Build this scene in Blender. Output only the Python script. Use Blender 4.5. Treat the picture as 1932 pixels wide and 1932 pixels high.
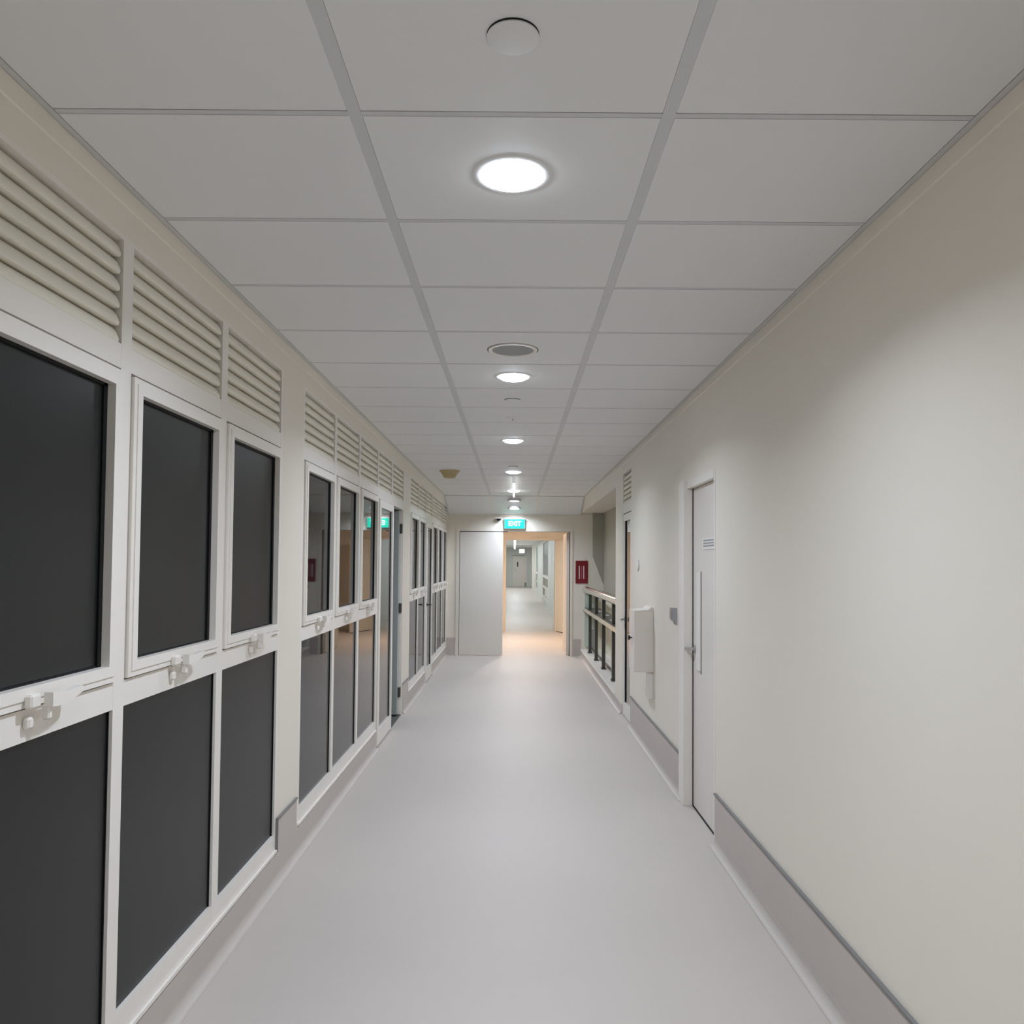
import bpy, math, random
from mathutils import Vector, Matrix
random.seed(4)
for o in list(bpy.data.objects): bpy.data.objects.remove(o)
S = bpy.context.scene
COL = S.collection
R = math.radians

# ------------------------------------------------------------------ camera
PITCH, ROLL, FPX, CAMZ = R(1.9), R(0.45), 1490.0, 1.57
cd = bpy.data.cameras.new('camera'); cam = bpy.data.objects.new('camera', cd); COL.objects.link(cam)
cd.sensor_width = 36; cd.sensor_fit = 'HORIZONTAL'; cd.lens = FPX / 1932 * 36
cd.shift_x = -0.00279; cd.shift_y = 0.02462; cd.clip_start = 0.05; cd.clip_end = 200
fw = Vector((0, math.cos(PITCH), math.sin(PITCH))); rt = Vector((1, 0, 0)); up = rt.cross(fw)
r2 = rt * math.cos(ROLL) + up * math.sin(ROLL); u2 = up * math.cos(ROLL) - rt * math.sin(ROLL)
M = Matrix((r2, u2, -fw)).transposed().to_4x4(); M.translation = Vector((0, 0, CAMZ))
cam.matrix_world = M
S.camera = cam

# ------------------------------------------------------------------ world, exposure, lamp strengths
w = bpy.data.worlds.new('night'); S.world = w; w.use_nodes = True
w.node_tree.nodes['Background'].inputs[0].default_value = (0.004, 0.005, 0.006, 1)
S.view_settings.view_transform = 'Standard'; S.view_settings.look = 'None'
S.cycles.adaptive_threshold = 0.20; S.cycles.max_bounces = 6; S.cycles.diffuse_bounces = 4; S.cycles.glossy_bounces = 3
S.view_settings.exposure = 0.0; S.view_settings.gamma = 1.0; S.view_settings.use_curve_mapping = False
DOWN_W, DOWN_COL, DOWN_SPREAD = 17.4, (0.88, 1.0, 1.20), R(146)
LOBBY_W, LOBBY_COL = 66.0, (1.0, 0.80, 0.66)
INNER_W, INNER_COL = 40.0, (0.92, 1.0, 1.06)

# ------------------------------------------------------------------ key dimensions (metres)
LX, RX = -1.16, 1.14            # corridor walls
CZ = 2.67                       # ceiling
Y0, YE = -3.0, 13.5             # corridor start and end wall
YB, ZB = 12.80, 2.40            # sloping soffit: start, foot height on the end wall
YI, YF = 18.4, 53.0             # second doorway, far end wall
TT = 0.10                       # wall thickness

# ------------------------------------------------------------------ materials
def mat(name, col, rough=0.5, metal=0.0, spec=0.5, emit=None, strength=0.0, var=0.0, scale=3.0, bump=0.0, bscale=200.0, rvar=0.0):
    m = bpy.data.materials.new(name); m.use_nodes = True
    nt = m.node_tree; b = nt.nodes['Principled BSDF']
    b.inputs['Base Color'].default_value = (*col, 1); b.inputs['Roughness'].default_value = rough
    b.inputs['Metallic'].default_value = metal; b.inputs['Specular IOR Level'].default_value = spec
    if emit:
        b.inputs['Emission Color'].default_value = (*emit, 1); b.inputs['Emission Strength'].default_value = strength
    if var or bump or rvar:
        tc = nt.nodes.new('ShaderNodeTexCoord')
    if var or rvar:
        n = nt.nodes.new('ShaderNodeTexNoise'); n.inputs['Scale'].default_value = scale; n.inputs['Detail'].default_value = 2
        nt.links.new(tc.outputs['Object'], n.inputs['Vector'])
    if var:
        mx = nt.nodes.new('ShaderNodeMix'); mx.data_type = 'RGBA'
        mx.inputs['A'].default_value = (*[c * (1 - var) for c in col], 1)
        mx.inputs['B'].default_value = (*[min(1, c * (1 + var)) for c in col], 1)
        nt.links.new(n.outputs['Fac'], mx.inputs['Factor']); nt.links.new(mx.outputs['Result'], b.inputs['Base Color'])
    if rvar:
        mr = nt.nodes.new('ShaderNodeMapRange')
        mr.inputs['To Min'].default_value = rough - rvar; mr.inputs['To Max'].default_value = rough + rvar
        nt.links.new(n.outputs['Fac'], mr.inputs['Value']); nt.links.new(mr.outputs['Result'], b.inputs['Roughness'])
    if bump:
        n2 = nt.nodes.new('ShaderNodeTexNoise'); n2.inputs['Scale'].default_value = bscale
        nt.links.new(tc.outputs['Object'], n2.inputs['Vector'])
        bp = nt.nodes.new('ShaderNodeBump'); bp.inputs['Strength'].default_value = bump; bp.inputs['Distance'].default_value = 0.002
        nt.links.new(n2.outputs['Fac'], bp.inputs['Height']); nt.links.new(bp.outputs['Normal'], b.inputs['Normal'])
    return m

WALL   = mat('wall_paint', (.86, .79, .675), .42, var=.02, scale=1.5)
FRAME  = mat('powder_coat_white', (.88, .825, .745), .35, var=.01)
LOUV   = mat('louvre_white', (.89, .835, .71), .4)
CEIL   = mat('ceiling_tile_white', (.86, .855, .84), .6, var=.012, scale=2)
TEE    = mat('ceiling_grid_grey', (.69, .69, .68), .5)
ANGLE  = mat('ceiling_edge_grey', (.66, .655, .63), .5)
PLENUM = mat('plenum_dark', (.02, .02, .02), .9)
FLOOR  = mat('vinyl_floor', (.575, .515, .46), .5, spec=.3, var=.035, scale=1.4, rvar=.05)
COVE   = mat('vinyl_cove', (.57, .51, .455), .5, var=.02)
BASE   = mat('vinyl_skirting', (.57, .50, .45), .45, var=.03)
DARKLINE   = mat('shadow_line_and_strip_edge', (.22, .21, .20), .5)
GLASS  = mat('night_glass', (.010, .011, .011), .025, spec=.42)
GLASSF = mat('filmed_night_glass', (.012, .013, .013), .32, spec=.40)
GASKET_SHADE = mat('black_gasket_and_shadow', (.006, .006, .006), .5, spec=.2)
METAL  = mat('brushed_steel', (.55, .54, .52), .28, 1.0)
POLISH = mat('polished_steel', (.80, .78, .74), .16, 1.0)
DARKM  = mat('dark_bronze_post', (.10, .10, .085), .35, .6)
DOORW  = mat('door_white', (.81, .745, .67), .3, var=.01)
LEAFG  = mat('door_leaf_grey', (.82, .765, .68), .35, var=.015)
DOORGR = mat('open_leaf_dimmed', (.42, .45, .42), .4)  # grey-green carries the dimmer light outside in its colour
HINGE  = mat('hinge_grey', (.09, .09, .085), .4, .5)
PLAST  = mat('white_plastic', (.88, .83, .77), .35)
GREYP  = mat('grey_plastic', (.34, .34, .34), .35)
BLACK  = mat('black_plastic', (.012, .012, .012), .25)
BEIGE  = mat('beige_plastic', (.50, .40, .20), .5)
RED    = mat('sign_red', (.20, .006, .014), .4)
PRINT  = mat('white_print', (.80, .76, .76), .5)
PINK   = mat('faded_print', (.50, .10, .12), .5)
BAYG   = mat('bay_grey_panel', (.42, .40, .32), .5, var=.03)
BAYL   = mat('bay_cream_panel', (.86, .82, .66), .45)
BAYT   = mat('bay_green_panel', (.60, .68, .58), .2)
FARP   = mat('far_blind_grey', (.20, .22, .21), .4)
GRILL  = mat('speaker_grey', (.36, .36, .35), .6)
COPPER = mat('copper_handle', (.45, .20, .09), .35, .6)
LITE   = mat('lamp_diffuser', (.9, .9, .9), .5, emit=(.90, 1, 1.15), strength=20.0)
LITES  = mat('lamp_diffuser_dim', (.9, .9, .9), .5, emit=(.90, 1, 1.15), strength=4.0)
TUBE   = mat('tube_diffuser', (.9, .9, .9), .5, emit=(.97, 1, 1), strength=3.0)
GREEN  = mat('sign_green_lit', (.0, .4, .25), .4, emit=(.0, .62, .36), strength=1.0)
GLYPH  = mat('sign_white_lit', (.8, .9, .85), .4, emit=(.62, 1.0, .86), strength=1.1)

for m in (TUBE, LITES, GREEN, GLYPH): m.cycles.emission_sampling = 'NONE'
LITE.cycles.emission_sampling = 'FRONT'

# ------------------------------------------------------------------ mesh helpers
class MB:
    def __init__(s): s.v = []; s.f = []; s.sm = False
    def box(s, x0, x1, y0, y1, z0, z1, b=0.0):
        x0, x1 = sorted((x0, x1)); y0, y1 = sorted((y0, y1)); z0, z1 = sorted((z0, z1))
        n = len(s.v)
        if b <= 0:
            s.v += [(x, y, z) for z in (z0, z1) for y in (y0, y1) for x in (x0, x1)]
            s.f += [tuple(n + i for i in q) for q in ((0, 2, 3, 1), (4, 5, 7, 6), (0, 1, 5, 4), (2, 6, 7, 3), (0, 4, 6, 2), (1, 3, 7, 5))]
        else:                                   # chamfered box: 24 vertices
            import bmesh
            bm = bmesh.new(); bmesh.ops.create_cube(bm, size=1)
            for v in bm.verts: v.co = Vector(((x0 + x1) / 2 + v.co.x * (x1 - x0), (y0 + y1) / 2 + v.co.y * (y1 - y0), (z0 + z1) / 2 + v.co.z * (z1 - z0)))
            bmesh.ops.bevel(bm, geom=bm.edges[:], offset=b, segments=1, affect='EDGES')
            bm.verts.index_update()
            s.v += [tuple(v.co) for v in bm.verts]; s.f += [tuple(n + v.index for v in f.verts) for f in bm.faces]; bm.free()
        return s
    def prism(s, pts, axis, a0, a1):            # polygon extruded along axis; pts are the two other coordinates in order
        n = len(s.v); k = len(pts)
        def P(p, a): return {'x': (a, p[0], p[1]), 'y': (p[0], a, p[1]), 'z': (p[0], p[1], a)}[axis]
        s.v += [P(p, a0) for p in pts] + [P(p, a1) for p in pts]
        s.f += [tuple(range(n, n + k)), tuple(range(n + 2 * k - 1, n + k - 1, -1))]
        s.f += [(n + i, n + k + i, n + k + (i + 1) % k, n + (i + 1) % k) for i in range(k)]
        return s
    def lathe(s, prof, seg=32, c=(0, 0, 0), axis='z', cap=True):
        n = len(s.v)
        for r, h in prof:
            for i in range(seg):
                a = 2 * math.pi * i / seg; p = (r * math.cos(a), r * math.sin(a), h)
                if axis == 'x': p = (h, p[0], p[1])
                if axis == 'y': p = (p[0], h, p[1])
                s.v.append((p[0] + c[0], p[1] + c[1], p[2] + c[2]))
        for j in range(len(prof) - 1):
            for i in range(seg):
                a, b = n + j * seg + i, n + j * seg + (i + 1) % seg
                s.f.append((a, b, b + seg, a + seg))
        if cap:
            s.f.append(tuple(range(n + seg - 1, n - 1, -1))); m = n + (len(prof) - 1) * seg; s.f.append(tuple(range(m, m + seg)))
        s.sm = True; return s
    def tube(s, path, r, seg=12):
        n = len(s.v); P = [Vector(p) for p in path]
        for i, p in enumerate(P):
            d = (P[min(i + 1, len(P) - 1)] - P[max(i - 1, 0)]).normalized()
            a = d.orthogonal().normalized() if abs(d.z) > .9 else d.cross(Vector((0, 0, 1))).normalized(); b = d.cross(a)
            for k in range(seg):
                t = 2 * math.pi * k / seg; s.v.append(tuple(p + a * r * math.cos(t) + b * r * math.sin(t)))
        for i in range(len(P) - 1):
            for k in range(seg):
                a, b = n + i * seg + k, n + i * seg + (k + 1) % seg; s.f.append((a, b, b + seg, a + seg))
        s.f.append(tuple(range(n + seg - 1, n - 1, -1))); m = n + (len(P) - 1) * seg; s.f.append(tuple(range(m, m + seg)))
        s.sm = True; return s
    def mesh(s, name, m):
        me = bpy.data.meshes.new(name); me.from_pydata(s.v, [], s.f)
        import bmesh
        bm = bmesh.new(); bm.from_mesh(me); bmesh.ops.recalc_face_normals(bm, faces=bm.faces); bm.to_mesh(me); bm.free()
        me.materials.append(m)
        if s.sm:
            me.polygons.foreach_set('use_smooth', [True] * len(me.polygons)); me.set_sharp_from_angle(angle=R(40))
        me.update(); return me
def put(name, me, parent=None, loc=(0, 0, 0), rot=(0, 0, 0), label=None, cat=None, group=None, kind=None):
    o = bpy.data.objects.new(name, me); COL.objects.link(o); o.parent = parent
    o.location = loc; o.rotation_euler = rot
    if label: o['label'] = label
    if cat: o['category'] = cat
    if group: o['group'] = group
    if kind: o['kind'] = kind
    return o
def obj(name, mb, m, parent=None, loc=(0, 0, 0), rot=(0, 0, 0), **k): return put(name, mb.mesh(name, m), parent, loc, rot, **k)
def empty(name, loc=(0, 0, 0), rot=(0, 0, 0), **k):
    o = put(name, None, None, loc, rot, **k); o.empty_display_size = .1; return o
def copy_tree(o, parent=None, **k):
    c = o.copy(); COL.objects.link(c); c.parent = parent
    for a, v in k.items(): c[a] = v
    for ch in list(o.children): copy_tree(ch, c)
    return c
def B(*a, **k): return MB().box(*a, **k)

# ================================================================== THE SETTING
obj('floor', B(-1.9, 1.9, Y0 - .2, YF + .3, -.12, 0), FLOOR, kind='structure', label='pale grey sheet vinyl floor running down the corridor', cat='floor')
# --- left wall: piers, head band over the louvres and the plinth under the windows
A = [1.54, 2.332, 3.125, 3.915]; Bm = [4.295, 5.085, 5.88, 6.68]; C1 = [8.73, 9.51, 10.29]; C2 = [11.07, 11.845, 12.62, 13.40]
DB = (6.68, 8.22); DC = (10.29, 11.07)
wl = MB()
wl.box(LX - TT, LX, Y0, A[0], 0, CZ + .1)
wl.box(LX - TT, LX, A[3], Bm[0], 0, CZ + .1)
wl.box(LX - TT, LX, DB[1], C1[0], 0, CZ + .1)
wl.box(LX - TT, LX, C2[3], YE, 0, CZ + .1)
for a, b in ((A[0], A[3]), (Bm[0], DB[1]), (C1[0], C2[3])): wl.box(LX - TT, LX, a, b, 2.53, CZ + .1)
for a, b in ((A[0], A[3]), (Bm[0], DB[0]), (C1[0], DC[0]), (DC[1], C2[3])): wl.box(LX - TT, LX, a, b, 0, .15)
obj('wall_left', wl, WALL, kind='structure', label='cream painted wall with white window bays and louvres', cat='wall')
# --- right wall
RD = (4.487, 5.30); GD = (7.72, 8.35); BAY = (8.92, YE)
wr = MB()
wr.box(RX, RX + TT + .1, Y0, RD[0], 0, CZ + .1)
wr.box(RX, RX + TT + .1, RD[0], RD[1], 2.122, CZ + .1)
wr.box(RX, RX + TT + .1, RD[1], GD[0], 0, CZ + .1)
wr.box(RX, RX + TT + .1, GD[0], GD[1], 2.56, CZ + .1)
wr.box(RX, RX + TT + .1, GD[1], BAY[0], 0, CZ + .1)
wr.box(RX, RX + TT, BAY[0], BAY[1], 2.44, CZ + .1)
wr.box(RX, RX + TT, BAY[0], BAY[1], 0, .10)
obj('wall_right', wr, WALL, kind='structure', label='plain cream painted wall with a door and a railing bay', cat='wall')
# --- end wall with the double doorway
EX0, EX1, EZ = -.945, .945, 2.118
we = MB()
we.box(-1.9, EX0, YE, YE + .14, 0, CZ + .3); we.box(EX1, 1.9, YE, YE + .14, 0, CZ + .3); we.box(EX0, EX1, YE, YE + .14, EZ, CZ + .3)
obj('wall_end', we, WALL, kind='structure', label='cream end wall around the double doorway', cat='wall')
obj('wall_rear', B(-1.9, 1.9, Y0 - .1, Y0, 0, CZ + .3), WALL, kind='structure', label='cream wall closing the corridor behind the viewpoint', cat='wall')
# --- bay behind the railing on the right
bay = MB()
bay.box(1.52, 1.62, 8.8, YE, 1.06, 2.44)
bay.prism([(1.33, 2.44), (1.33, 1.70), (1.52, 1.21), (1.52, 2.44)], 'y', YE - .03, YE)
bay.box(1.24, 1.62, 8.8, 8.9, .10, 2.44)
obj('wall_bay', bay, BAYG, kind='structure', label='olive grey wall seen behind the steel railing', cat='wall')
bs = MB(); bs.box(RX + TT, 1.7, 8.8, YE, 2.44, 2.56); obj('ceiling_bay', bs, WALL, kind='structure', label='cream soffit over the railing bay', cat='ceiling')
sill = MB(); sill.box(RX - .012, 1.62, BAY[0] + .01, YE, .10, .12, b=.003); obj('trim_1', sill, FRAME, kind='structure', label='white ledge under the railing', cat='ledge')
# --- lobby and the corridor beyond
lw = MB()
lw.box(-1.9, -1.8, YE + .14, YI, 0, 2.6); lw.box(1.8, 1.9, YE + .14, YI, 0, 2.6)
lw.box(-1.9, -.2, YI, YI + .14, 0, 2.8); lw.box(.935, 1.9, YI, YI + .14, 0, 2.8); lw.box(-.2, .935, YI, YI + .14, 2.115, 2.8)
obj('wall_lobby', lw, WALL, kind='structure', label='cream lobby walls lit in warm light beyond the doorway', cat='wall')
obj('ceiling_lobby', B(-1.9, 1.9, YE + .14, YI, 2.5, 2.6), CEIL, kind='structure', label='plain ceiling of the warm lit lobby', cat='ceiling')
iw = MB()
iw.box(-1.3, -1.2, YI + .14, YF, 0, 2.8)
for a, b in ((YI + .14, 27.4), (32.6, 40), (43, YF)): iw.box(1.17, 1.30, a, b, 0, 2.8)
for a, b in ((27.4, 32.6), (40, 43)): iw.box(1.17, 1.30, a, b, 2.45, 2.8); iw.box(1.17, 1.30, a, b, 0, .22)
iw.box(-1.3, 1.3, YF, YF + .1, 0, 2.8)
obj('wall_beyond', iw, mat('far_wall_paint', (.72, .73, .69), .5), kind='structure', label='white walls of the far corridor seen through both doorways', cat='wall')
obj('ceiling_beyond', B(-1.3, 1.3, YI + .14, YF, CZ, CZ + .1), CEIL, kind='structure', label='white ceiling of the far corridor', cat='ceiling')

# --- ceiling: slab, grid tees, tiles, soffit
ceiling = obj('ceiling', B(LX, RX, Y0, YE, CZ + .04, CZ + .1), PLENUM, kind='structure', label='suspended ceiling of large white metal tiles in three columns', cat='ceiling')
PITCHY, ROW0 = .606, 1.893
K0, K1 = -8, 18
bars = [(-.417, -.385), (.353, .385)]
cols = [(LX + .025, -.417), (-.385, .353), (.385, RX - .025)]
for a, b in bars: obj('main_tee', B(a, b, Y0, YB, CZ, CZ + .03), TEE, ceiling)
for cx0, cx1 in cols:
    ym = ROW0
    tme = MB().prism([(cx0 + .0015, CZ - .001), (cx1 - .0015, CZ - .001), (cx1 - .0002, CZ + .001), (cx1 - .0002, CZ + .004), (cx0 + .0002, CZ + .004), (cx0 + .0002, CZ + .001)], 'y', .019, PITCHY - .006).mesh('ceiling_tile', CEIL)
    cme = B(cx0, cx1, 0, .0185, CZ + .0005, CZ + .003).mesh('cross_tee', TEE)
    for k in range(K0, K1):
        put('ceiling_tile', tme, ceiling, (0, ROW0 + k * PITCHY, 0)); put('cross_tee', cme, ceiling, (0, ROW0 + k * PITCHY, 0))
YB = ROW0 + K1 * PITCHY
sl = math.atan2(ZB - CZ, YE - YB); Ls = math.hypot(ZB - CZ, YE - YB)
soff = empty('soffit', (0, YB, CZ), (sl, 0, 0)); soff['kind'] = 'structure'; soff['label'] = 'sloping soffit where the ceiling drops to the end wall'; soff['category'] = 'soffit'
for cx0, cx1 in cols: obj('ceiling_tile', B(cx0 + .001, cx1 - .001, .019, Ls - .03, 0, .02), CEIL, soff)
for a, b in bars: obj('main_tee', B(a, b, 0, Ls - .03, 0, .03), FRAME, soff)
obj('cornice', B(LX, RX, Ls - .028, Ls, -.012, .03), FRAME, soff)
obj('edge_strip', B(LX, cols[0][0], 0, Ls, -.001, .03), ANGLE, soff); obj('edge_strip', B(cols[2][1], RX, 0, Ls, -.001, .03), ANGLE, soff)
t2 = MB(); t2.box(LX, LX + .024, Y0, YB, CZ - .002, CZ + .03); obj('trim_2', t2, ANGLE, kind='structure', label='grey edge angle between ceiling tiles and the window wall', cat='trim')
t3 = MB(); t3.box(RX - .024, RX, Y0, YB, CZ - .002, CZ + .03); obj('trim_3', t3, ANGLE, kind='structure', label='grey edge angle between ceiling tiles and the plain wall', cat='trim')
c4 = MB().prism([(LX, CZ - .003), (LX + .006, CZ - .003), (LX + .004, CZ - .05), (LX, CZ - .055)], 'y', Y0, YB); obj('trim_4', c4, WALL, kind='structure', label='cream cornice strip over the window wall', cat='trim')
c5 = MB().prism([(RX, CZ - .003), (RX - .006, CZ - .003), (RX - .004, CZ - .05), (RX, CZ - .055)], 'y', Y0, YB); obj('trim_5', c5, WALL, kind='structure', label='cream cornice strip over the plain wall', cat='trim')

# --- skirtings: a coved foot in floor vinyl and a grey band, its top shadow line a dark strip
def cove_profile(x, s, top, t=.006):
    p = [(x, top), (x + s * t, top), (x + s * t, .04)]
    for i in range(1, 7):
        a = math.pi / 2 * i / 6; p.append((x + s * (t + .034 * (1 - math.cos(a))), .04 - .038 * math.sin(a)))
    return p + [(x + s * .04, 0), (x, 0)]
bl = MB()
for a, b in ((Y0, A[0]), (A[3], Bm[0] - .03), (DB[1] + .03, C1[0] - .03)): bl.prism(cove_profile(LX, 1, .305), 'y', a, b)
for a, b in ((A[0], A[3]), (Bm[0] - .03, DB[0]), (C1[0] - .03, DC[0]), (DC[1], YE)): bl.prism(cove_profile(LX, 1, .142), 'y', a, b)
base_l = obj('baseboard_left', bl, COVE, kind='structure', label='coved grey vinyl skirting under the windows', cat='skirting')
cl = MB()
for a, b in ((Y0, A[0]), (A[3], Bm[0] - .03), (DB[1] + .03, C1[0] - .03)): cl.box(LX, LX + .012, a, b, .305, .313)
cl.box(LX, LX + .012, A[3] - .006, A[3] + .004, .15, .313)
obj('shadow_line', cl, DARKLINE, base_l)
br = MB(); bk = MB(); bc = MB()
for a, b in ((Y0, RD[0] - .01), (RD[1], GD[0] + .0)):
    bk.box(RX - .008, RX, a, b, .05, .282); bc.box(RX - .014, RX, a, b, .282, .292)
    br.prism(cove_profile(RX, -1, .052, .009), 'y', a, b)
br.prism(cove_profile(RX, -1, .10, .006), 'y', GD[1], YE)
base_r = obj('baseboard_right', bk, BASE, kind='structure', label='dark grey vinyl skirting along the plain wall', cat='skirting')
obj('shadow_line', bc, DARKLINE, base_r); obj('cove', br, COVE, base_r)
be = MB(); be.box(LX, -1.0, YE - .008, YE, 0, .30); be.box(.985, 1.135, YE - .008, YE, 0, .285)
obj('baseboard_end', be, BASE, kind='structure', label='short grey skirting pieces on the end wall', cat='skirting')

# ================================================================== WINDOWS
def blade_mesh(wd, pitch=.0517):
    p = [(-.050, .0560), (-.038, .0535), (-.024, .046), (-.012, .032), (-.005, .017), (-.003, .008), (-.006, .001), (-.012, -.001), (-.020, .000), (-.050, .0045)]
    m = MB().prism(p, 'y', .033, wd - .041); m.sm = True; return m.mesh('louvre_blade', LOUV)
cache = {}
def window_meshes(wd):
    key = round(wd, 3)
    if key in cache: return cache[key]
    f = MB(); D = -.07
    f.box(D, 0, 0, .031, .15, 2.53); f.box(D, 0, wd - .031, wd, .15, 2.53)
    for z0, z1 in ((.15, .238), (1.137, 1.214), (2.134, 2.206), (2.515, 2.53)): f.box(D, -.0005, .031, wd - .031, z0, z1)
    f.box(0, .010, .0, wd, .150, .163)
    s = MB(); a, b, z0, z1, fr = .035, wd - .035, 1.220, 2.124, .030      # two-step sash profile
    def ring(mb, a, b, z0, z1, fr, x0, x1):
        mb.box(x0, x1, a, a + fr, z0, z1); mb.box(x0, x1, b - fr, b, z0, z1)
        mb.box(x0, x1, a + fr, b - fr, z0, z0 + fr); mb.box(x0, x1, a + fr, b - fr, z1 - fr, z1)
    ring(s, a, b, z0, z1, .018, -.05, .010); ring(s, a + .018, b - .018, z0 + .018, z1 - .018, .030, -.05, .014)
    g = MB(); pa, pb, pz0, pz1 = a + .048, b - .048, z0 + .048, z1 - .048
    g.box(-.020, -.010, pb - .020, pb, pz0, pz1); g.box(-.020, -.012, pa, pa + .004, pz0, pz1)
    g.box(-.020, -.010, pa, pb, pz1 - .009, pz1); g.box(-.020, -.012, pa, pb, pz0, pz0 + .005)
    pane = B(-.026, -.016, pa - .003, pb + .003, pz0 - .003, pz1 + .003)
    low = B(-.024, -.014, .028, wd - .028, .235, 1.140)
    back = B(-.07, -.064, .03, wd - .03, 2.20, 2.52)
    kp = MB(); kp.box(-.02, -.010, wd - .036, wd - .031, .238, 1.137)
    cache[key] = dict(frame=f.mesh('window_frame', FRAME), sash=s.mesh('sash', FRAME), gasket=g.mesh('gasket', GASKET_SHADE), pane=pane.mesh('pane', GLASS), panef=pane.mesh('pane', GLASSF), lowf=low.mesh('lower_pane', GLASSF),
                      low=low.mesh('pane', GLASS), back=back.mesh('louvre_backing', PLENUM), blade=blade_mesh(wd), lowg=kp.mesh('gasket', GASKET_SHADE))
    return cache[key]
# the cam handle: mounting block on the sash, tapered lever, keeper on the mid rail
hb = MB().box(.010, .032, -.074, -.034, 1.218, 1.252, b=.005).mesh('handle_mount', FRAME)
lv = MB(); lv.prism([(-.030, 1.218), (.02, 1.214), (.06, 1.222), (.100, 1.234), (.108, 1.242), (.100, 1.250), (.03, 1.246), (-.03, 1.252)], 'x', .034, .056)
lv.box(.026, .046, -.028, -.012, 1.186, 1.224, b=.004)
lv = lv.mesh('lever', FRAME)
kpr = MB().box(0, .018, -.060, -.038, 1.168, 1.196, b=.005).mesh('keeper', FRAME)
nwin = 0
def window(y, wd, label, film=False):
    global nwin
    nwin += 1; m = window_meshes(wd)
    t = empty('window_%d' % nwin, (LX, y, 0), label=label, cat='window', kind='structure')
    put('window_frame', m['frame'], t)
    for k in range(6): put('louvre_blade', m['blade'], t, (0, 0, 2.206 + k * .0510))
    put('louvre_backing', m['back'], t)
    s = put('sash', m['sash'], t); put('pane', m['panef' if film else 'pane'], s); put('gasket', m['gasket'], s)
    h = put('lever', lv, s, (0, wd * .5, 0)); put('handle_mount', hb, s, (0, wd * .5, 0)); put('keeper', kpr, t, (0, wd * .5, 0))
    put('lower_pane', m['lowf' if film else 'low'], t); put('gasket', m['lowg'], t)
    return t
window(A[0], A[1] - A[0], 'nearest tall window with louvres, cut by the left edge of the view', True)
window(A[1], A[2] - A[1], 'second nearest tall dark window with louvres on the window wall', True)
window(A[2], A[3] - A[2], 'third dark window, beside the first white wall pier', True)
window(Bm[0], Bm[1] - Bm[0], 'window reflecting the red sign, just past the first white pier')
window(Bm[1], Bm[2] - Bm[1], 'middle window of the bay between the two white piers')
window(Bm[2], Bm[3] - Bm[2], 'window next to the glass door, reflecting part of the green exit sign')
window(C1[0], C1[1] - C1[0], 'narrow looking window just past the second white pier')
window(C1[1], C1[2] - C1[1], 'window directly before the far closed glass door')
window(C2[0], C2[1] - C2[0], 'window directly past the far closed glass door')
window(C2[1], C2[2] - C2[1], 'middle of the three last windows before the end wall')
window(C2[2], C2[3] - C2[2], 'last window of the window wall, touching the end wall corner')

def louvre_unit(parent, y0, y1, z0=2.206):
    m = window_meshes(y1 - y0)
    for k in range(6): put('louvre_blade', m['blade'], parent, (0, y0, z0 + k * .0510))
    put('louvre_backing', m['back'], parent, (0, y0, z0 - 2.206))
def ring_yz(mb, x0, x1, y0, y1, z0, z1, fs, ft, fb):
    mb.box(x0, x1, y0, y0 + fs, z0, z1); mb.box(x0, x1, y1 - fs, y1, z0, z1)
    mb.box(x0, x1, y0 + fs, y1 - fs, z0, z0 + fb); mb.box(x0, x1, y0 + fs, y1 - fs, z1 - ft, z1)
    return mb
def lever_handle(parent, x, y, z, sx, sy, m=METAL, ln=.12):
    h = MB(); h.lathe([(.024, 0), (.024, .008), (.010, .010), (.010, .045)], 16, axis='x')
    h.v = [(x + sx * a, y + b, z + c) for a, b, c in h.v]
    h.tube([(x + sx * .045, y - sy * .005, z), (x + sx * .048, y + sy * .02, z), (x + sx * .048, y + sy * ln, z - .002)], .009, 10)
    return obj('lever_handle', h, m, parent)

# door_1: double glass door of the middle bay, one leaf shut and one swung out
d1 = empty('door_1', (LX, 0, 0), label='white framed glass double door with its second leaf swung open outward', cat='door', kind='structure')
f = MB(); f.box(-.07, 0, DB[0], DB[0] + .03, .0, 2.53); f.box(-.07, 0, DB[1] - .03, DB[1], 0, 2.53)
f.box(-.07, -.0005, DB[0] + .03, DB[1] - .03, 2.115, 2.206); f.box(-.07, -.0005, DB[0] + .03, DB[1] - .03, 2.515, 2.53); f.box(-.07, 0, 7.41, 7.475, 2.206, 2.515)
obj('door_frame', f, FRAME, d1)
louvre_unit(d1, DB[0], 7.443); louvre_unit(d1, 7.443, DB[1])
lf = obj('door_leaf', ring_yz(MB(), -.03, .012, 6.715, 7.475, .015, 2.108, .075, .065, .13), FRAME, d1)
obj('pane', B(-.012, -.004, 6.78, 7.41, .14, 2.05), GLASS, lf)
obj('gasket', B(-.012, .0, 7.385, 7.401, .145, 2.043), GASKET_SHADE, lf)
g2 = obj('open_leaf', B(-.82, -.03, 8.095, 8.14, .02, 2.10, b=.002), DOORGR, d1)
for z in (.24, 1.10, 1.92): obj('hinge', B(-.045, -.004, 8.141, 8.192, z - .05, z + .05, b=.004), HINGE, d1)
obj('jamb_strip', B(-.035, -.012, 8.158, 8.176, .02, 2.11), FRAME, d1)
obj('outer_step', B(-1.1, 0, DB[0], DB[1], -.10, .004), mat('step_dark', (.10, .10, .09), .6), d1)
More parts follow.
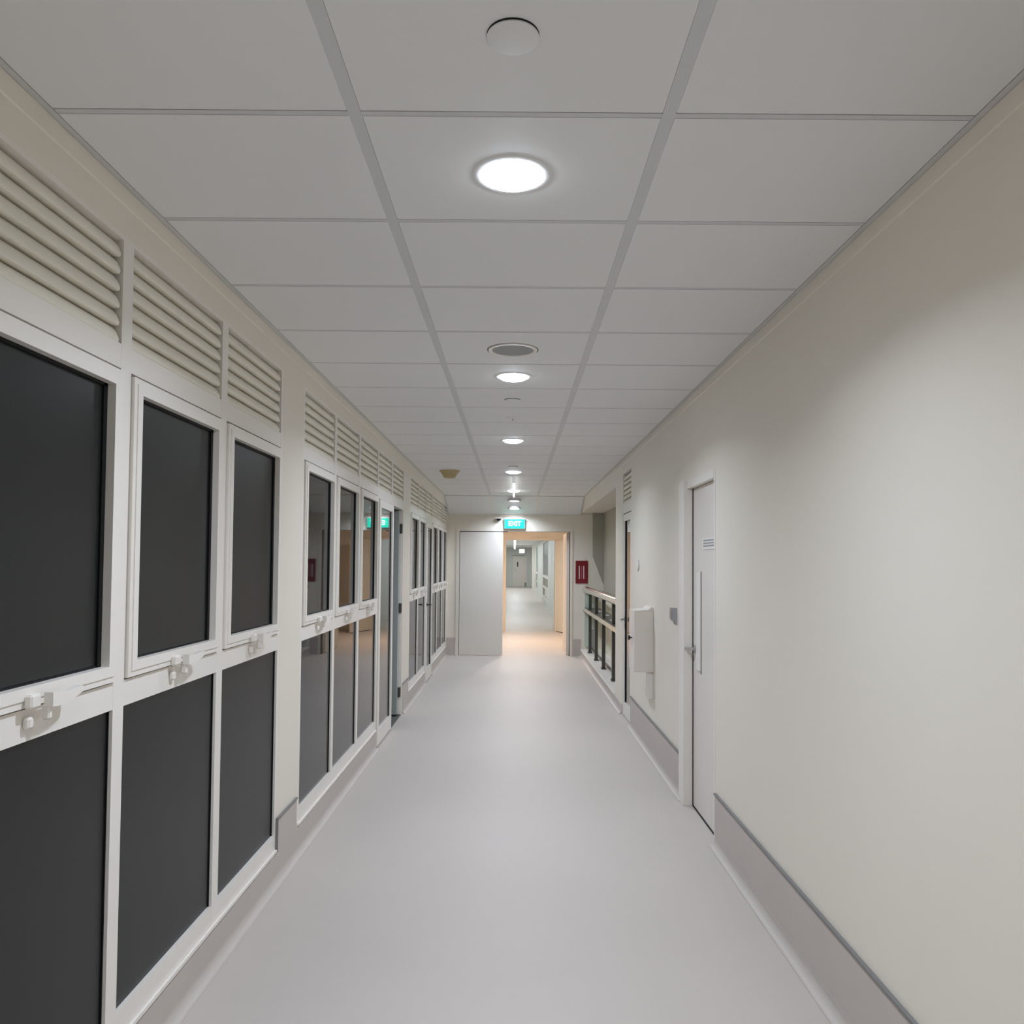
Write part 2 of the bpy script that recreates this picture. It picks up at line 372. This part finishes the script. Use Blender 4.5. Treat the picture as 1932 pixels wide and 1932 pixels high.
# door_2: closed glass door further down
d2 = empty('door_2', (LX, 0, 0), label='closed white framed glass door between the far windows', cat='door', kind='structure')
f = MB(); f.box(-.07, 0, DC[0], DC[0] + .03, 0, 2.53); f.box(-.07, 0, DC[1] - .03, DC[1], 0, 2.53)
f.box(-.07, -.0005, DC[0] + .03, DC[1] - .03, 2.115, 2.206); f.box(-.07, -.0005, DC[0] + .03, DC[1] - .03, 2.515, 2.53)
obj('door_frame', f, FRAME, d2); louvre_unit(d2, DC[0], DC[1])
lf = obj('door_leaf', ring_yz(MB(), -.03, .014, DC[0] + .035, DC[1] - .035, .015, 2.108, .085, .07, .16), FRAME, d2)
obj('pane', B(-.012, -.004, DC[0] + .11, DC[1] - .11, .16, 2.05), GLASS, lf)
obj('gasket', B(-.012, .002, DC[1] - .132, DC[1] - .118, .17, 2.04), GASKET_SHADE, lf)
lever_handle(d2, .014, DC[0] + .075, 1.02, 1, 1, DARKM, .10)

# door_3: white flush door on the plain wall
d3 = empty('door_3', (RX, 0, 0), label='white flush door with a slim white vision strip on the plain wall', cat='door', kind='structure')
f = MB(); f.box(-.032, .16, 5.20, 5.335, 0, 2.125, b=.003); f.box(-.002, .16, RD[0] - .004, RD[0] + .03, 0, 2.122)
f.box(-.004, .16, RD[0] + .03, 5.20, 2.072, 2.122)
obj('door_frame', f, FRAME, d3)
lf = obj('door_leaf', B(.035, .08, RD[0] + .035, 5.195, .006, 2.07, b=.003), DOORW, d3)
obj('vision_strip', B(.026, .040, 4.975, 5.07, .90, 1.52, b=.002), PLAST, lf); obj('strip_edge', B(.032, .036, 4.966, 4.975, .885, 1.53), DARKLINE, lf)
vt = obj('reflection_plate', B(.031, .036, 4.60, 4.93, 1.665, 1.735), PLAST, lf)  # plate and lines modelled in place of a reflection on the leaf
for k in range(3): obj('reflection_line', B(.0295, .0315, 4.63, 4.90, 1.682 + k * .017, 1.690 + k * .017), GREYP, vt)
obj('gap_line', B(.030, .05, 5.194, 5.201, 0, 2.075), GASKET_SHADE, d3)
obj('threshold', B(.030, .10, RD[0] + .03, 5.2, 0, .006), GASKET_SHADE, d3)
lever_handle(d3, .035, 5.14, 1.025, -1, 1, METAL, .11)
# door_4: narrow glass door with louvres by the railing
d4 = empty('door_4', (RX, 0, 0), label='narrow white framed glass door with louvres beside the railing bay', cat='door', kind='structure')
f = MB(); f.box(0, .09, GD[1] - .03, GD[1], 0, 2.56); f.box(0, .09, GD[0], GD[0] + .02, 0, 2.56)
f.box(.0005, .09, GD[0] + .02, GD[1] - .03, 2.10, 2.20); f.box(.0005, .09, GD[0] + .02, GD[1] - .03, 2.52, 2.56)
obj('door_frame', f, FRAME, d4)
mm = window_meshes(.66)
for k in range(6): put('louvre_blade', mm['blade'], d4, (0.002, GD[1] + .01, 2.20 + k * .051), (0, 0, math.pi))
put('louvre_backing', mm['back'], d4, (0, GD[1] + .01, 0), (0, 0, math.pi))
lf = obj('door_leaf', ring_yz(MB(), .004, .05, GD[0] + .025, GD[1] - .042, .012, 2.09, .07, .07, .13), FRAME, d4)
obj('pane', B(.02, .028, GD[0] + .09, GD[1] - .105, .135, 2.03), GLASS, lf)
obj('gasket', B(.012, .03, GD[1] - .124, GD[1] - .112, .142, 2.02), GASKET_SHADE, lf); obj('gap_line', B(.012, .05, GD[1] - .042, GD[1] - .03, 0, 2.1), GASKET_SHADE, d4)
lever_handle(d4, .004, GD[1] - .16, 1.0, -1, -1, METAL, .10)

# door_5: grey leaf and open leaf of the double doorway in the end wall
d5 = empty('door_5', (0, YE, 0), label='double doorway in the end wall, wide grey leaf closed', cat='door', kind='structure')
f = MB(); f.box(EX0 - .055, EX0, -.012, .15, 0, EZ + .05); f.box(EX1, EX1 + .045, -.012, .15, 0, EZ + .05); f.box(EX0, EX1, -.008, .15, EZ, EZ + .05)
obj('door_frame', f, WALL, d5)
obj('door_leaf', B(EX0 + .006, -.20, .004, .05, .008, EZ - .012, b=.002), LEAFG, d5)
obj('head_gap', B(EX0, -.12, .012, .06, EZ - .012, EZ), GASKET_SHADE, d5)
ol = obj('open_leaf', B(EX1 - .048, EX1 - .004, .16, 1.12, .008, EZ - .012, b=.002), WALL, d5)
obj('leaf_edge', B(EX1 - .012, EX1, -.002, .02, .0, EZ), GASKET_SHADE, d5)
# door_6: second doorway with a leaf ajar and a copper coloured pull bar
d6 = empty('door_6', (0, YI, 0), label='inner doorway with a warm lit leaf standing ajar', cat='door', kind='structure')
f = MB(); f.box(-.24, -.2, -.012, .15, 0, 2.15); f.box(.935, .975, -.012, .15, 0, 2.15); f.box(-.2, .935, -.012, .15, 2.112, 2.15); f.box(.35, .80, -.06, -.012, 2.13, 2.16)
obj('door_frame', f, WALL, d6)
ang = math.atan2(.30, .93)
lf = obj('door_leaf', B(0, .045, -.95, 0, .014, 2.10, b=.002), WALL, d6, (.955, -.02, 0), (0, 0, ang))
pb = MB(); pb.tube([(-.045, -.80, .99), (-.045, -.80, 1.50)], .013, 10); pb.tube([(-.045, -.80, 1.46), (0, -.80, 1.46)], .009, 8); pb.tube([(-.045, -.80, 1.03), (0, -.80, 1.03)], .009, 8)
obj('pull_bar', pb, COPPER, lf); lvr = MB(); lvr.tube([(-.05, -.90, .975), (-.05, -.72, .975)], .011, 8); obj('lever_handle', lvr, COPPER, lf)
obj('leaf_shadow_gap', B(.01, .035, -.94, -.02, .0, .014), GASKET_SHADE, lf)
# door_7: white door closing the far corridor
d7 = empty('door_7', (0, YF, 0), label='small white door at the very end of the far corridor', cat='door', kind='structure')
obj('door_leaf', B(-.11, .86, -.05, -.004, .02, 2.07, b=.004), DOORW, d7); obj('head_gap', B(-.15, .70, -.06, -.001, 2.07, 2.11), GREYP, d7)
obj('floor_gap', B(-.5, .9, -.06, -.001, .0, .02), GREYP, d7)
pl = MB(); pl.box(.16, .24, -.07, -.05, 1.35, 1.66, b=.004); obj('push_plate', pl, BLACK, d7)
hh = MB().box(.02, .05, -.10, -.05, 1.02, 1.32, b=.005); hh.box(.10, .17, -.10, -.06, 1.02, 1.06, b=.004); obj('handle', hh, METAL, d7)
obj('kick_plate', B(.66, .80, -.056, -.05, .02, .30), GREYP, d7)

# windows of the far corridor
for i, (a, b) in enumerate(((27.4, 32.6), (40, 43))):
    t = empty('window_%d' % (12 + i), (1.17, 0, 0), label=('wide window on the far corridor wall, nearer of the two' if i == 0 else 'smaller window deep in the far corridor'), cat='window', kind='structure')
    f = ring_yz(MB(), -.01, .07, a, b, .22, 2.45, .12, .05, .08)
    f.box(-.02, .07, a + .12, b - .12, 1.02, 1.13); f.box(-.012, .07, a + .12, b - .12, .62, .68)
    obj('window_frame', f, FRAME, t)
    obj('pane', B(.03, .04, a + .12, b - .12, 1.13, 2.40), FARP, t); obj('lower_pane', B(.03, .04, a + .12, b - .12, .68, 1.02), GLASS, t); obj('lower_pane', B(.03, .04, a + .12, b - .12, .30, .62), GLASS, t)
far = MB().box(1.02, 1.17, 46.2, 46.6, 0, CZ); obj('column_beyond', far, FRAME, kind='structure', label='white column on the far corridor wall', cat='column')
obj('shading_band_beyond', B(-1.2, 1.17, 47.8, 48.2, 2.56, CZ), TEE, kind='structure', label='grey bulkhead band across the far corridor', cat='shading')  # solid grey band standing in for ceiling and end-wall shading

# ================================================================== THINGS ON THE CEILING
def disc_prof(r, t, e=.003): return [(r * .02, 0), (r - e, 0), (r, e), (r, t)]
dome_me = MB().lathe([(.002, -.026), (.040, -.024), (.070, -.017), (.086, -.007), (.092, 0.0)], 40).mesh('diffuser', LITE)
ring_me = MB().lathe([(.092, -.004), (.108, -.005), (.113, -.002), (.113, .002), (.092, .002)], 40, cap=False).mesh('trim_ring', CEIL)
names = ['ceiling lamp directly over the viewpoint, out of view', 'large round lit downlight nearest in the view', 'second round lit downlight, just past the round grille',
         'third round lit downlight along the ceiling', 'fourth round lit downlight, level with the beige bell', 'fifth round lit downlight, crossed by the thin tube lamp',
         'sixth lit downlight, upper of the two on the sloping soffit', 'last lit downlight, just above the green exit sign']
dome_small = MB().lathe([(.002, -.014), (.040, -.012), (.070, -.008), (.078, -.003), (.080, 0.0)], 40).mesh('diffuser', LITES)
def downlight(loc, rot, label, power, dome=None):
    t = empty('downlight', loc, rot, label=label, cat='downlight', group='round downlights along the ceiling')
    put('diffuser', dome or dome_me, t); put('trim_ring', ring_me, t)
    ld = bpy.data.lights.new('lamp_light', 'AREA'); ld.shape = 'DISK'; ld.size = .15; ld.energy = power; ld.color = DOWN_COL; ld.spread = DOWN_SPREAD
    lo = bpy.data.objects.new('lamp_light', ld); COL.objects.link(lo); lo.parent = t; lo.location = (0, 0, -.030)
    return t
LXC = -.016
for i, y in enumerate((-2.64, -.22, 2.20, 4.615, 7.035, 9.45, 11.93)):
    if i == 0: continue
    downlight((LXC if i < 4 else -.024, y, CZ), (0, 0, 0), names[i - 1], DOWN_W)
for y, n, p in ((12.96, names[6], .45), (13.24, names[7], .28)):
    z = CZ + (ZB - CZ) * (y - YB) / (YE - YB)
    t = downlight((-.012, y, z - .012), (0, 0, 0), n, DOWN_W * p, dome_small)
    obj('housing', MB().lathe([(.100, .0015), (.100, .045)], 32), CEIL, t)
# flush detector discs with a shadow gap
def detector(y, x, r, label):
    t = empty('detector_disc', (x, y, CZ), label=label, cat='detector', group='white detector discs on the ceiling')
    obj('cover', MB().lathe([(r * .02, -.010), (r * .90, -.0095), (r, -.006), (r, -.003)], 36), CEIL, t)
    obj('shadow_base', MB().lathe([(r * 1.0, -.0035), (r * 1.0, .0)], 36, (0, -.0025, 0)), GASKET_SHADE, t)
    return t
detector(1.612, -.012, .055, 'flush white disc nearest the top edge of the view')
detector(5.28, -.024, .054, 'small white disc just past the second downlight')
detector(8.93, -.026, .056, 'small white disc just before the fourth downlight')
t = empty('ceiling_speaker', (-.018, 4.035, CZ), label='round recessed grille with white rim before the second downlight', cat='speaker')
obj('rim', MB().lathe([(.106, -.003), (.112, -.007), (.124, -.007), (.128, -.001), (.128, 0)], 44, cap=False), PLAST, t)
obj('grille', MB().lathe([(.002, -.0025), (.109, -.0025), (.109, 0)], 44), GRILL, t)
obj('shadow_gap', MB().lathe([(.127, -.0012), (.132, -.0012), (.132, 0), (.127, 0)], 44, cap=False), GASKET_SHADE, t)
t = empty('sprinkler', (-.022, 5.91, CZ), label='faint white sprinkler rosette between two downlights', cat='sprinkler')
obj('rosette', MB().lathe([(.012, -.012), (.03, -.010), (.05, -.003), (.052, 0)], 28), CEIL, t)
obj('deflector', MB().lathe([(.016, -.030), (.016, -.028), (.006, -.027), (.006, -.012)], 16), PLAST, t)
t = empty('bell_sounder', (-.785, 9.39, CZ), label='beige flared bell shaped sounder hanging from the ceiling', cat='sounder')
obj('housing', MB().lathe([(.002, -.088), (.062, -.088), (.070, -.082), (.080, -.060), (.096, -.034), (.116, -.014), (.124, -.008), (.124, -.003)], 40), BEIGE, t)
obj('base_plate', MB().lathe([(.118, -.004), (.118, 0)], 40), BEIGE, t)
t = empty('tube_lamp', (-.02, 0, CZ), label='slim lit tube lamp running along the ceiling centre line', cat='lamp')
obj('tube', MB().tube([(0, 9.95, -.055), (0, 12.3, -.055)], .012, 12), TUBE, t)
obj('end_cap', B(-.022, .022, 9.82, 9.96, -.085, 0, b=.004), PLAST, t); obj('end_cap', B(-.018, .018, 12.28, 12.34, -.075, 0, b=.004), PLAST, t)
# lobby lamp and linear lamps of the far corridor
t = empty('lobby_lamp', (.2, 15.9, 2.5), label='warm lobby ceiling lamp above the doorway line', cat='lamp')
obj('body', MB().lathe([(.02, -.05), (.14, -.05), (.15, -.04), (.15, 0)], 32), PLAST, t)
ld = bpy.data.lights.new('lamp_light', 'AREA'); ld.shape = 'DISK'; ld.size = .26; ld.energy = LOBBY_W; ld.color = LOBBY_COL
lo = bpy.data.objects.new('lamp_light', ld); COL.objects.link(lo); lo.parent = t; lo.location = (0, 0, -.055)
for i, (a, b) in enumerate(((19.4, 24.4), (25.4, 30.4), (31.6, 38.6), (38.7, 51.5))):
    t = empty('linear_lamp', (0.0, a, 2.50), label=['linear lamp of the far corridor just past the inner doorway', 'second linear lamp of the far corridor, above the doorway head', 'third linear lamp, the bright bar seen under the inner door head', 'last linear lamp towards the far white door'][i], cat='lamp', group='linear lamps of the far corridor')
    obj('housing', B(-.05, .05, 0, b - a, .012, .05, b=.006), PLAST, t); obj('diffuser', B(-.045, .045, .01, b - a - .01, 0, .012), TUBE, t)
    for yy in (.3, b - a - .3): obj('hanger', B(-.01, .01, yy - .01, yy + .01, .05, .17), METAL, t)
    ld = bpy.data.lights.new('lamp_light', 'AREA'); ld.shape = 'RECTANGLE'; ld.size = .09; ld.size_y = b - a - .1; ld.energy = INNER_W * (b - a) / 5; ld.color = INNER_COL
    lo = bpy.data.objects.new('lamp_light', ld); COL.objects.link(lo); lo.parent = t; lo.location = (0, (b - a) / 2, -.004)

t = empty('hanging_sign', (.41, 45.5, 2.28), label='small white lit box sign hanging in the far corridor', cat='sign')
obj('case', B(-.14, .14, -.03, .03, -.11, .11, b=.006), TUBE, t); obj('hanger', B(-.008, .008, -.008, .008, .11, CZ - 2.28), METAL, t)

# ================================================================== THINGS ON THE END WALL
t = empty('exit_sign', (-.005, YE, 2.245), label='green lit exit sign above the double doorway', cat='sign')
obj('case', B(-.178, .178, -.055, 0, -.088, .088, b=.006), PLAST, t)
obj('face', B(-.170, .170, -.058, -.054, -.080, .080), GREEN, t)
fc = bpy.data.curves.new('lettering', 'FONT'); fc.body = 'EXIT'; fc.align_x = 'CENTER'; fc.align_y = 'CENTER'; fc.size = .112; fc.offset = .0025; fc.extrude = .001; fc.space_character = .95
fc.materials.append(GLYPH)
tmp = bpy.data.objects.new('tmp', fc); COL.objects.link(tmp)
lme = bpy.data.meshes.new_from_object(tmp.evaluated_get(bpy.context.evaluated_depsgraph_get())); bpy.data.objects.remove(tmp)
put('lettering', lme, t, (0, -.0595, 0), (math.pi / 2, 0, 0))
t = empty('security_camera', (-.278, YE, 2.33), label='small black dome camera beside the exit sign', cat='camera')
obj('mount', B(-.05, .05, -.10, 0, .0, .014, b=.003), PLAST, t)
obj('dome', MB().lathe([(.002, -.040), (.018, -.037), (.032, -.026), (.040, -.010), (.042, 0)], 28, (0, -.052, 0)), BLACK, t)
t = empty('fire_sign', (1.146, YE, 1.43), label='dark red notice with white vertical lettering beside the railing', cat='sign')
obj('panel', B(-.105, .105, -.012, 0, -.194, .194, b=.002), RED, t)
for cxx, m, wd, nm in ((-.042, PRINT, .016, 'lettering'), (.034, PRINT, .018, 'lettering'), (-.004, PINK, .012, 'faded_lettering')):
    z = -.115; mb = MB()
    mb.box(cxx - wd / 5, cxx + wd / 5, -.0128, -.011, z, .105)
    while z < .105:
        hgt = random.uniform(.008, .014); mb.box(cxx - wd / 2, cxx + wd / 2, -.0135, -.011, z, min(.105, z + hgt)); z += hgt + random.choice((.003, .003, .004, .008))
    obj(nm, mb, m, t)

# ================================================================== RAILING BAY ON THE RIGHT
t = empty('railing', (0, 0, .12), label='steel balustrade with chunky handrail in the wall bay', cat='railing')
hr = MB(); prof = []
for i in range(16):
    a = 2 * math.pi * i / 16; prof.append((1.215 + .058 * math.cos(a), 1.02 + .055 * math.sin(a)))
hr.prism(prof, 'y', 9.0, 13.49); hr.sm = True; obj('handrail', hr, POLISH, t)
fr = MB(); fr.prism([(1.165, .66), (1.19, .645), (1.20, .66), (1.20, .70), (1.175, .71)], 'y', 9.0, 13.49); obj('mid_rail', fr, POLISH, t)
obj('shelf', B(1.20, 1.44, 9.0, 13.49, .69, .705), DARKM, t)
for y in (9.86, 10.97, 11.95, 12.93):
    p = obj('post', B(1.215, 1.262, y - .03, y + .03, 0.02, .98, b=.004), DARKM, t)
    obj('foot', B(1.205, 1.272, y - .055, y + .055, 0, .022, b=.004), DARKM, p)
    arm = MB().prism([(y - .02, .86), (y + .02, .86), (y + .05, .99), (y - .05, .99)], 'x', 1.222, 1.255); obj('bracket', arm, DARKM, p)
for y in (9.5, 10.45, 11.45, 12.4): obj('post_reflection', B(1.27, 1.37, y - .06, y + .06, .706, .716), FRAME, t)  # white blocks standing in for reflections of the posts
obj('glazed_panel', B(1.20, 1.285, 13.475, 13.498, .05, .93), BAYT, t); obj('glazed_panel', B(1.295, 1.36, 13.475, 13.498, .34, .93), BAYT, t); obj('lower_panel', B(1.295, 1.36, 13.475, 13.498, .02, .33), GREYP, t)
obj('cream_panel', B(1.375, 1.498, 13.475, 13.498, .0, .93), BAYL, t)
for i, (a, b, m) in enumerate(((9.0, 9.9, BAYL), (9.91, 10.95, BAYL), (10.96, 11.9, BAYL), (11.91, 12.7, BAYL), (12.71, 13.47, BAYL))):
    obj('infill_panel', B(1.50, 1.515, a, b, 0, .93), m, t)
obj('bottom_rail', MB().tube([(1.30, 9.0, .04), (1.30, 13.49, .04)], .016, 10), DARKM, t)

# ================================================================== THINGS ON THE PLAIN WALL
t = empty('wall_cabinet', (RX, 6.48, .69), label='slim white cabinet projecting from the plain wall', cat='cabinet')
obj('body', B(-.158, 0, 0, .28, 0, .50, b=.003), DOORW, t)
obj('lid', MB().prism([(-.158, .50), (0, .50), (0, .525), (-.018, .532), (-.045, .508)], 'y', 0, .28), DOORW, t)
obj('lower_strip', B(-.052, 0, .02, .06, -.22, 0, b=.003), PLAST, t)  # narrow pale strip below the cabinet body
kb = MB().lathe([(.006, -.158), (.006, -.170), (.016, -.172), (.022, -.184), (.018, -.190), (.002, -.191)], 20, (0, .13, .27), axis='x'); obj('knob', kb, BLACK, t)
t = empty('card_reader', (RX, 5.585, 1.21), label='small grey wedge shaped reader beside the white door', cat='reader')
obj('body', MB().prism([(0, .056), (-.034, .056), (-.034, -.022), (-.024, -.036), (-.012, -.042), (-.008, -.056), (0, -.056)], 'y', -.045, .045), GREYP, t)
obj('front_plate', B(-.037, -.033, -.037, .037, -.016, .048, b=.001), METAL, t)
t = empty('wall_plate', (RX, 7.28, 1.56), label='small round white wall plate seen edge-on above the cabinet', cat='plate')
obj('disc', MB().lathe([(.05, 0), (.05, -.008), (.046, -.012), (.002, -.013)], 32, axis='x'), PLAST, t); obj('shadow_ring', MB().lathe([(.052, 0), (.052, -.004)], 32, axis='x'), GREYP, t)
